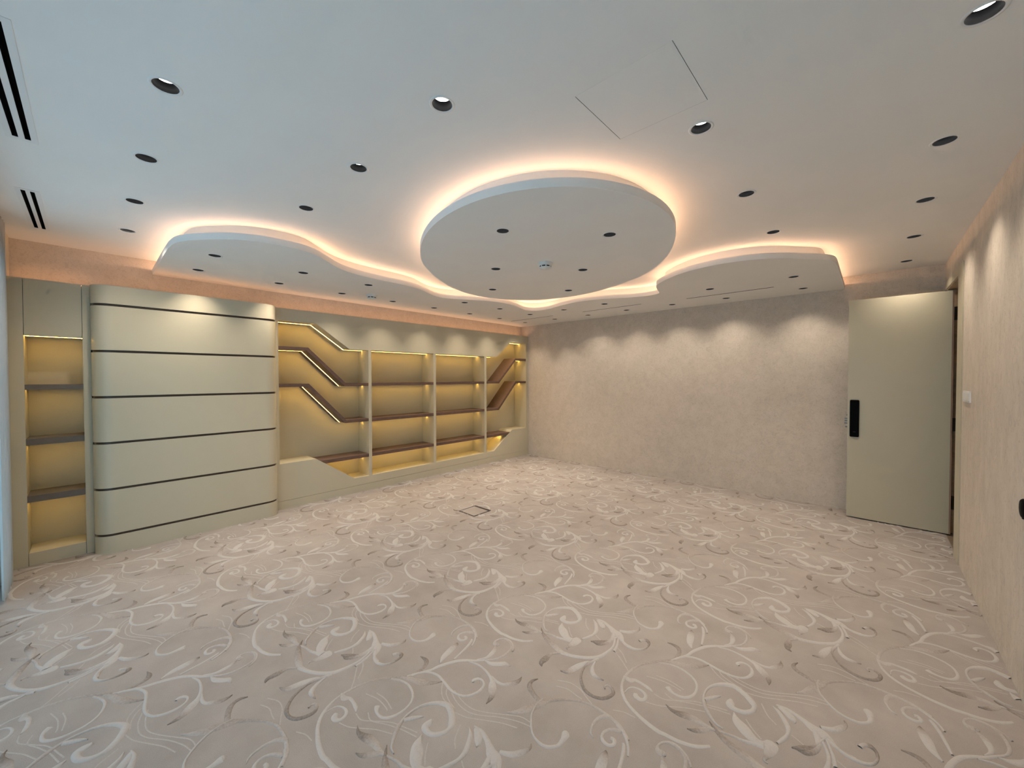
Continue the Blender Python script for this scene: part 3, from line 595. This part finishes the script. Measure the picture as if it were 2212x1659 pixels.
_soft = _spot.copy(); _soft.name = 'soft_lamp'; _soft.energy = SPOT_W * .6
_broad = _spot.copy(); _broad.name = 'broad_lamp'; _broad.spot_size = math.radians(136); _broad.energy = SPOT_W * 1.0
_even = _spot.copy(); _even.name = 'even_lamp'; _even.spot_size = math.radians(116); _even.energy = SPOT_W * .74
def downlight(x, y, z, label, group, lamp=None):
    r = empty('downlight', (x, y, z)); tag(r, label, 'downlight', group)
    for nm, me in (('trim_ring', _trim), ('baffle', _baf), ('lens', _len)):
        link(bpy.data.objects.new(nm, me), r)
    l = link(bpy.data.objects.new('lamp', lamp or _spot), r); l.location = (0, 0, .030)
def lights(rows, z, fmt, group, lamp=None):
    for i, (x, y) in enumerate(rows): downlight(x, y, z, fmt % ORD[i], group, lamp[min(i, len(lamp) - 1)] if lamp else None)
lights(DL_MAIN_WINDOW, ZM, 'black recessed downlight, %s from the bookcase wall in the row beside the slot vents', 'downlights along the window side', [_broad, _soft])
lights(DL_MAIN_SECOND, ZM, 'black recessed downlight, %s from the bookcase in the row before the round disc', 'downlights before the disc', [_soft, _soft, _spot])
lights([(-0.58, 0.22), (0.25, 1.03)], ZM, 'black recessed downlight, %s of two added unseen to light the camera end', 'added downlights above the photographer')  # out-of-view pair added to brighten the camera end of the room
lights(DL_MAIN_MID, ZM, 'black recessed downlight, %s from the camera in the row right of the disc', 'downlights right of the disc')
lights(DL_MAIN_RIGHT, ZM, 'black recessed downlight, %s from the camera in the row along the right wall', 'downlights along the right wall', [_even])
for (x, y), t in zip(DL_DISC, ['front left', 'front right', 'middle left', 'middle right', 'rear left', 'rear right']):
    downlight(x, y, ZD, 'black recessed downlight at the %s of the round disc' % t, 'downlights in the disc')
lights(DL_SHELF_INNER, ZD, 'black recessed downlight, %s from the window end in the row nearest the bookcase', 'downlights nearest the bookcase', [_wide])
lights(DL_SHELF_OUTER, ZD, 'black recessed downlight, %s from window end, outer row above the bookcase side', 'outer downlights on the bookcase side')
lights(DL_BACK_OUTER, ZD, 'black recessed downlight, %s from the bookcase, canopy row in front of the slot diffusers', 'downlights before the diffusers')
lights(DL_BACK_INNER, ZD, 'black recessed downlight, %s from the bookcase, canopy row nearest the back wall', 'downlights nearest the back wall', [_even])

# ------------------------------------------------------------------ smoke detectors
def detector(x, y, label):
    r = empty('smoke_detector', (x, y, ZD)); tag(r, label, 'smoke detector', 'smoke detectors on the dropped ceiling')
    MB().lathe([(.064, 0), (.064, -.010), (.060, -.022), (.054, -.030)], 32, cap1=True).build('base', 'white_plastic', r)
    MB().lathe([(.051, -.030), (.050, -.040)], 32).build('vent_gap', 'dark_slot', r)
    for k in range(8):
        a = 2 * math.pi * k / 8; cx, cy = .0515 * math.cos(a), .0515 * math.sin(a)
        MB().box(cx - .004, cx + .004, cy - .004, cy + .004, -.041, -.029).build('vent_rib', 'white_plastic', r)
    MB().lathe([(.0535, -.040), (.0525, -.044), (.046, -.052), (.030, -.057), (.001, -.058)], 32, cap0=True).build('cap', 'white_plastic', r)
detector(-2.15, 2.763, 'white round smoke detector under the round ceiling disc')
detector(-4.545, 2.364, 'white round smoke detector on the canopy above the bookcase')

# ------------------------------------------------------------------ linear slot diffusers and slot vents
for (x0, x1), (y0, y1), nm in zip(SLOTS, SY, ['in the corner above the bookcase', 'in the middle of the back wall', 'nearest the door']):
    r = empty('slot_diffuser', ((x0 + x1) / 2, (y0 + y1) / 2, ZD)); O = tuple(r.location)
    tag(r, 'long narrow dark air slot in the canopy, %s' % nm, 'air diffuser', 'slot diffusers in the canopy')
    b = MB(); b.box(x0, x1, y0, y1, ZD + .03, ZD + .032); b.box(x0, x0 + .001, y0, y1, ZD, ZD + .03); b.box(x1 - .001, x1, y0, y1, ZD, ZD + .03); b.box(x0, x1, y0 - .001, y0, ZD, ZD + .03); b.box(x0, x1, y1, y1 + .001, ZD, ZD + .03)
    b.build('slot_box', 'dark_slot', r, O)
    f = MB(); f.box(x0 - .008, x1 + .008, y0 - .008, y0, ZD - .0015, ZD); f.box(x0 - .008, x1 + .008, y1, y1 + .008, ZD - .0015, ZD); f.box(x0 - .008, x0, y0, y1, ZD - .0015, ZD); f.box(x1, x1 + .008, y0, y1, ZD - .0015, ZD)
    f.build('frame', 'white_trim', r, O)
    for q in (.32, .68):
        yy = y0 + (y1 - y0) * q
        MB().box(x0, x1, yy - .0022, yy + .0022, ZD + .002, ZD + .014).build('vane', 'slot_vane', r, O)
for (x0, x1, ss), nm in zip(VENTS, ['nearest the camera', 'beside the bookcase wall']):
    ya = min(s[0] for s in ss); yb = max(s[1] for s in ss)
    r = empty('slot_vent', ((x0 + x1) / 2, (ya + yb) / 2, ZM)); O = tuple(r.location)
    tag(r, 'white ceiling vent with two black slots, %s' % nm, 'air vent', 'twin slot vents in the ceiling')
    f = MB(); ys = sorted(ss); e = .022
    f.box(x0 - .03, x1 + .03, ya - e, ys[0][0], ZM - .002, ZM); f.box(x0 - .03, x1 + .03, ys[0][1], ys[1][0], ZM - .002, ZM); f.box(x0 - .03, x1 + .03, ys[1][1], yb + e, ZM - .002, ZM)
    for y0, y1 in ss: f.box(x0 - .03, x0, y0, y1, ZM - .002, ZM); f.box(x1, x1 + .03, y0, y1, ZM - .002, ZM)
    f.build('plate', 'white_trim', r, O)
    for y0, y1 in ss:
        b = MB(); b.box(x0, x1, y0, y1, ZM + .05, ZM + .052); b.box(x0 - .001, x0, y0, y1, ZM - .001, ZM + .05); b.box(x1, x1 + .001, y0, y1, ZM - .001, ZM + .05); b.box(x0, x1, y0 - .001, y0, ZM - .001, ZM + .05); b.box(x0, x1, y1, y1 + .001, ZM - .001, ZM + .05)
        b.build('slot', 'dark_slot', r, O)

# ------------------------------------------------------------------ tall niche cabinet (window end)
def led_bar(parent, org, x, y0, y1, z, name='led_strip', mat='shelf_led', w=.004, h=.0012):
    return MB().add([(x - w, y0, z - h), (x - w, y1, z - h), (x + w, y1, z - h), (x + w, y0, z - h)] if name == 'led_strip' else [(x - w, y0, z), (x + w, y0, z), (x + w, y1, z), (x - w, y1, z)], [(0, 1, 2, 3)]).build(name, mat, parent, org)
tw = empty('niche_cabinet', (XU - .15, -.22, 0)); O = tuple(tw.location)
tag(tw, 'tall pale cabinet with lit niche and three grey shelves by the window', 'cabinet')
NB = -5.335
MB().box(NB - .02, XU, -.449, -.372, 0, ZT).build('upright', 'cabinet_lacquer', tw, O)
MB().box(NB - .02, XU, -.049, -.001, 0, ZT).build('upright', 'cabinet_lacquer', tw, O)
MB().box(NB - .02, NB, -.372, -.049, 0, ZT).build('back_panel', 'cabinet_lacquer', tw, O)
d = MB().box(NB, XU - .001, -.3695, -.0515, 1.898, ZT).build('door', 'cabinet_lacquer', tw, O)
MB().box(NB, XU - .001, -.3695, -.0515, 0, .106).build('base_panel', 'cabinet_lacquer', tw, O)
led_bar(tw, O, -5.13, -.371, -.05, 1.898, w=.006, h=.0015)
for z0, z1 in ((1.453, 1.493), (.995, 1.047), (.524, .577)):
    s = MB().box(NB, XU - .004, -.3715, -.0495, z0, z1).build('shelf', 'niche_shelf', tw, O)
    led_bar(s, O, -5.16, -.37, -.052, z0)
led_bar(tw, O, -5.15, -.44, -.004, ZT + .003, 'uplight_strip', 'top_led', .006, .004)

# ------------------------------------------------------------------ curved panel cabinet
cp = empty('curved_panel_cabinet', (XU + .08, .715, 0)); O = tuple(cp.location)
tag(cp, 'wide pale cabinet with rounded ends and six dark horizontal grooves', 'cabinet')
def plan(inset):
    R = .125 - inset; y0, y1 = 0.0 + inset, 1.432 - inset; xf = XP - inset; p = [(XU - .05, y0)]
    for k in range(11):
        a = math.pi / 2 * k / 10; p.append((xf - R + R * math.sin(a), y0 + R - R * math.cos(a)))
    for k in range(11):
        a = math.pi / 2 * k / 10; p.append((xf - R + R * math.cos(a), y1 - R + R * math.sin(a)))
    p.append((XU - .05, y1)); return p
def slabz(inset, z0, z1):
    p = plan(inset); m = MB().strip(p, z0, z1, False); n = len(p)
    m.add([(x, y, z0) for x, y in p], [tuple(reversed(range(n)))]); m.add([(x, y, z1) for x, y in p], [tuple(range(n))])
    return m
GZ = [2.187, 1.782, 1.380, .977, .570, .166]
zs = [ZT - .004] + GZ + [0.0]; g = .0105
for i in range(7):
    top = zs[i] - (g if i > 0 else 0); bot = zs[i + 1] + (g if i < 6 else 0)
    slabz(0, bot, top).build('panel', 'cabinet_lacquer', cp, O)
for z in GZ:
    slabz(.009, z - g + .0003, z + g - .0003).build('groove_strip', 'groove_bronze', cp, O)
led_bar(cp, O, -5.095, .02, 1.41, ZT + .003, 'uplight_strip', 'top_led', .006, .004)

# ------------------------------------------------------------------ long bookcase
bk = empty('bookcase', (XU - .15, 3.7, 0)); O = tuple(bk.location)
tag(bk, 'long pale built in bookcase with brown stepped shelves and warm strip lights', 'bookcase')
Y0, Y1 = 1.478, 5.882
MB().prism([(1.434, ZT), (1.434, 2.216), (1.90, 2.216), (2.317, 1.921), (5.062, 1.921), (5.435, 2.216), (5.949, 2.216), (5.949, ZT)], XB, XU).build('header', 'cabinet_lacquer', bk, O)
MB().prism([(1.434, .0975), (1.434, .537), (1.885, .537), (2.372, .20), (4.99, .20), (5.47, .541), (5.949, .541), (5.949, .0975)], XB, XU).build('base_box', 'cabinet_lacquer', bk, O)
MB().box(XB, XU - .001, 1.434, 5.949, 0, .095).build('plinth', 'cabinet_lacquer', bk, O)
MB().box(XB - .018, XB, 1.434, 5.949, 0, ZT).build('back_panel', 'cabinet_lacquer', bk, O)
MB().box(XB, XU, 1.434, Y0, .537, 2.216).build('side_panel', 'cabinet_lacquer', bk, O)
MB().box(XB, XU, Y1, 5.949, .541, 2.216).build('side_panel', 'cabinet_lacquer', bk, O)
DV = [(2.578, 2.622), (3.657, 3.701), (4.752, 4.800)]
for y0, y1 in DV:
    MB().box(XB, XU - .0005, y0, y1, .20, 1.921).build('divider', 'cabinet_lacquer', bk, O)
def bent(top, t):
    """closed profile of a folded shelf from its top line"""
    n = len(top); low = []
    for i in range(n):
        def nrm(a, b):
            l = math.hypot(b[0] - a[0], b[1] - a[1]); return ((b[1] - a[1]) / l, -(b[0] - a[0]) / l)
        ns = []
        if i > 0: ns.append(nrm(top[i - 1], top[i]))
        if i < n - 1: ns.append(nrm(top[i], top[i + 1]))
        nx = sum(q[0] for q in ns) / len(ns); nz = sum(q[1] for q in ns) / len(ns); l2 = nx * nx + nz * nz
        low.append((top[i][0] + nx / l2 * t, top[i][1] + nz / l2 * t))
    return top + low[::-1], low
def led_path(parent, low, x, w=.004, h=.0012):
    """thin light bar under a folded profile"""
    _, l2 = bent(low, h); n = len(l2)
    MB().add([(x - w, y, z) for y, z in l2] + [(x + w, y, z) for y, z in l2], [(i, i + 1, n + i + 1, n + i) for i in range(n - 1)]).build('led_strip', 'shelf_led', parent, O)
XS, LX = XU - .003, -5.25
def folded(top, t):
    pr, low = bent(top, t)
    s = MB().prism(pr, XB, XS).build('stepped_shelf', 'shelf_wood', bk, O)
    lw = [list(p) for p in low]
    led_path(s, [tuple(p) for p in lw], LX)
def flat(y0, y1, z0, z1):
    s = MB().box(XB, XS, y0, y1, z0, z1).build('shelf', 'shelf_wood', bk, O)
    led_bar(s, O, LX, y0 + .004, y1 - .004, z0)
T = .038
folded([(Y0, 1.916), (1.805, 1.916), (2.266, 1.473), (2.578, 1.473)], T)
folded([(Y0, 1.474), (1.808, 1.474), (2.27, .988), (2.578, .988)], T)
for (a, b) in ((2.622, 3.657), (3.701, 4.752)):
    flat(a, b, 1.473 - T, 1.473); flat(a, b, .984 - .042, .984); flat(a, b, .460, .503)
folded([(4.80, 1.473), (5.105, 1.473), (5.57, 1.914), (Y1, 1.914)], T)
folded([(4.80, .980), (5.10, .980), (5.578, 1.470), (Y1, 1.470)], T)
# lowest shelf: ends butt against the sloped base
MB().prism([(1.940, .503), (2.578, .503), (2.578, .460), (2.002, .460)], XB, XS).build('shelf', 'shelf_wood', bk, O)
led_bar(bk, O, LX, 2.03, 2.574, .460)
MB().prism([(4.80, .503), (5.414, .503), (5.354, .460), (4.80, .460)], XB, XS).build('shelf', 'shelf_wood', bk, O)
led_bar(bk, O, LX, 4.804, 5.33, .460)
# strip under the header, following its steps
led_path(bk, [(Y0, 2.216), (1.90, 2.216), (2.317, 1.921), (2.577, 1.921)], LX)
led_path(bk, [(2.623, 1.921), (3.656, 1.921)], LX); led_path(bk, [(3.702, 1.921), (4.751, 1.921)], LX)
led_path(bk, [(4.801, 1.921), (5.062, 1.921), (5.435, 2.216), (Y1, 2.216)], LX)
led_bar(bk, O, -5.15, 1.45, 5.90, ZT + .003, 'uplight_strip', 'top_led', .006, .004)

# ------------------------------------------------------------------ open door
dr = tag(empty('door_1', (.56, 5.70, 0)), 'tall pale green flush door standing open against the back wall', kind='structure'); O = tuple(dr.location)
LX0, LX1, LY0, LY1, LZ0, LZ1 = -.193, .566, 5.662, 5.707, .012, 2.384
leaf = MB().box(LX0, LX1, LY0, LY1, LZ0, LZ1).build('door_leaf', 'cabinet_lacquer', dr, O)
MB().box(LX1, LX1 + .012, LY0 + .002, LY1, LZ0, LZ1).build('edge_band', 'edge_band', leaf, O)
def rrect(w, h, r, n=6):
    p = []
    for cx, cz, a0 in ((w / 2 - r, h / 2 - r, 0), (-w / 2 + r, h / 2 - r, 90), (-w / 2 + r, -h / 2 + r, 180), (w / 2 - r, -h / 2 + r, 270)):
        for k in range(n + 1):
            a = math.radians(a0 + 90 * k / n); p.append((cx + r * math.cos(a), cz + r * math.sin(a)))
    return p
p = rrect(.077, .404, .012); cx, cz = -.135, 1.095; n = len(p)
m = MB()
p2 = rrect(.071, .398, .010)
m.add([(cx + x, LY0, cz + z) for x, z in p] + [(cx + x, LY0 - .016, cz + z) for x, z in p] + [(cx + x, LY0 - .020, cz + z) for x, z in p2],
      [(i, (i + 1) % n, n + (i + 1) % n, n + i) for i in range(n)] + [(n + i, n + (i + 1) % n, 2 * n + (i + 1) % n, 2 * n + i) for i in range(n)] + [tuple(2 * n + i for i in range(n))])
lock = m.build('smart_lock', 'black_gloss', leaf, O); lock['label'] = 'glossy black smart lock plate'
for k in range(4):
    MB().box(cx - .011 + .006 * k, cx - .007 + .006 * k, LY0 - .0206, LY0 - .020, cz - .149, cz - .146).build('lock_mark', 'grey_mark', leaf, O)
for z, w_, h_ in ((1.127, .010, .010), (1.088, .024, .014), (1.062, .024, .014), (1.036, .026, .014), (.996, .018, .012)):
    MB().box(LX0 - w_, LX0, 5.676, 5.694, z - h_ / 2, z + h_ / 2).build('latch_bolt', 'latch_steel', leaf, O)
# frame: architrave round the opening, lining and hinges
m = MB(); m.box(XR - .008, XR, 4.815, DY0, 0, DZ + .07).build('architrave', 'cabinet_lacquer', dr, O)
m = MB(); m.box(XR - .008, XR, DY0, DY1 + .05, DZ, DZ + .07).build('architrave_head', 'cabinet_lacquer', dr, O)
MB().box(XR, XR + .2, DY1 - .012, DY1, 0, DZ).build('jamb', 'jamb_brown', dr, O)
MB().box(XR, XR + .2, DY0, DY0 + .012, 0, DZ).build('jamb', 'cabinet_lacquer', dr, O)
MB().box(XR, XR + .2, DY0 + .012, DY1 - .012, DZ - .012, DZ).build('head_lining', 'jamb_brown', dr, O)
for z in (2.17, 1.077, .302):
    MB().box(.583, .625, DY1 - .024, DY1 - .011, z - .065, z + .065).build('hinge', 'hinge_bronze', dr, O)

# ------------------------------------------------------------------ right wall fittings
sw = empty('light_switch', (XR, 4.565, 1.395)); O = tuple(sw.location); tag(sw, 'white two gang light switch on the right wall beside the door', 'light switch')
for y0, y1 in ((4.425, 4.560), (4.570, 4.705)):
    pl = MB().box(XR - .009, XR, y0, y1, 1.353, 1.438).build('plate', 'white_plastic', sw, O)
    MB().box(XR - .0125, XR - .009, y0 + .02, y1 - .02, 1.368, 1.423).build('rocker', 'white_plastic', pl, O)
kn = empty('wall_knob', (XR, 2.985, .925)); O = tuple(kn.location); tag(kn, 'black round fitting on the right wall at the picture edge', 'wall fitting')
m = MB().lathe([(.046, 0), (.046, .010), (.040, .016), (.001, .018)], 32)
m.v = [(XR - z, 2.985 + x, .925 + y) for x, y, z in m.v]; m.build('rosette', 'black_gloss', kn, O)
MB().box(XR - .006, XR, 3.012, 3.028, .868, .876).build('cable_stub', 'black_gloss', kn, O)

# ------------------------------------------------------------------ floor box
fb = empty('floor_box', (-3.362, 2.997, 0)); O = tuple(fb.location); tag(fb, 'square floor outlet box with carpeted lid and dark metal frame', 'floor box')
bx0, bx1, by0, by1 = -3.494, -3.231, 2.866, 3.128; e = .012
MB().box(bx0, bx0 + e, by0, by1, -.002, .004).build('frame_bar', 'box_frame', fb, O)
MB().box(bx1 - e, bx1, by0, by1, -.002, .004).build('frame_bar', 'box_frame', fb, O)
MB().box(bx0 + e, bx1 - e, by0, by0 + e, -.002, .004).build('frame_bar', 'box_frame', fb, O)
hb = MB().box(bx0 + e, bx1 - e, by1 - .03, by1, -.002, .004).build('cable_flap', 'box_frame', fb, O)
for k in range(3):
    x = bx0 + .06 + .06 * k; MB().box(x, x + .03, by1 - .022, by1 - .012, .004, .0055).build('flap_brush', 'slot_vane', hb, O)
MB().box(bx0 + e, bx1 - e, by0 + e, by1 - .03, -.002, .003).build('lid', 'carpet', fb, O)
MB().box(bx0 + .045, bx0 + .058, by0 - .001, by0 + e + .006, .004, .006).build('lift_tab', 'box_frame', fb, O)
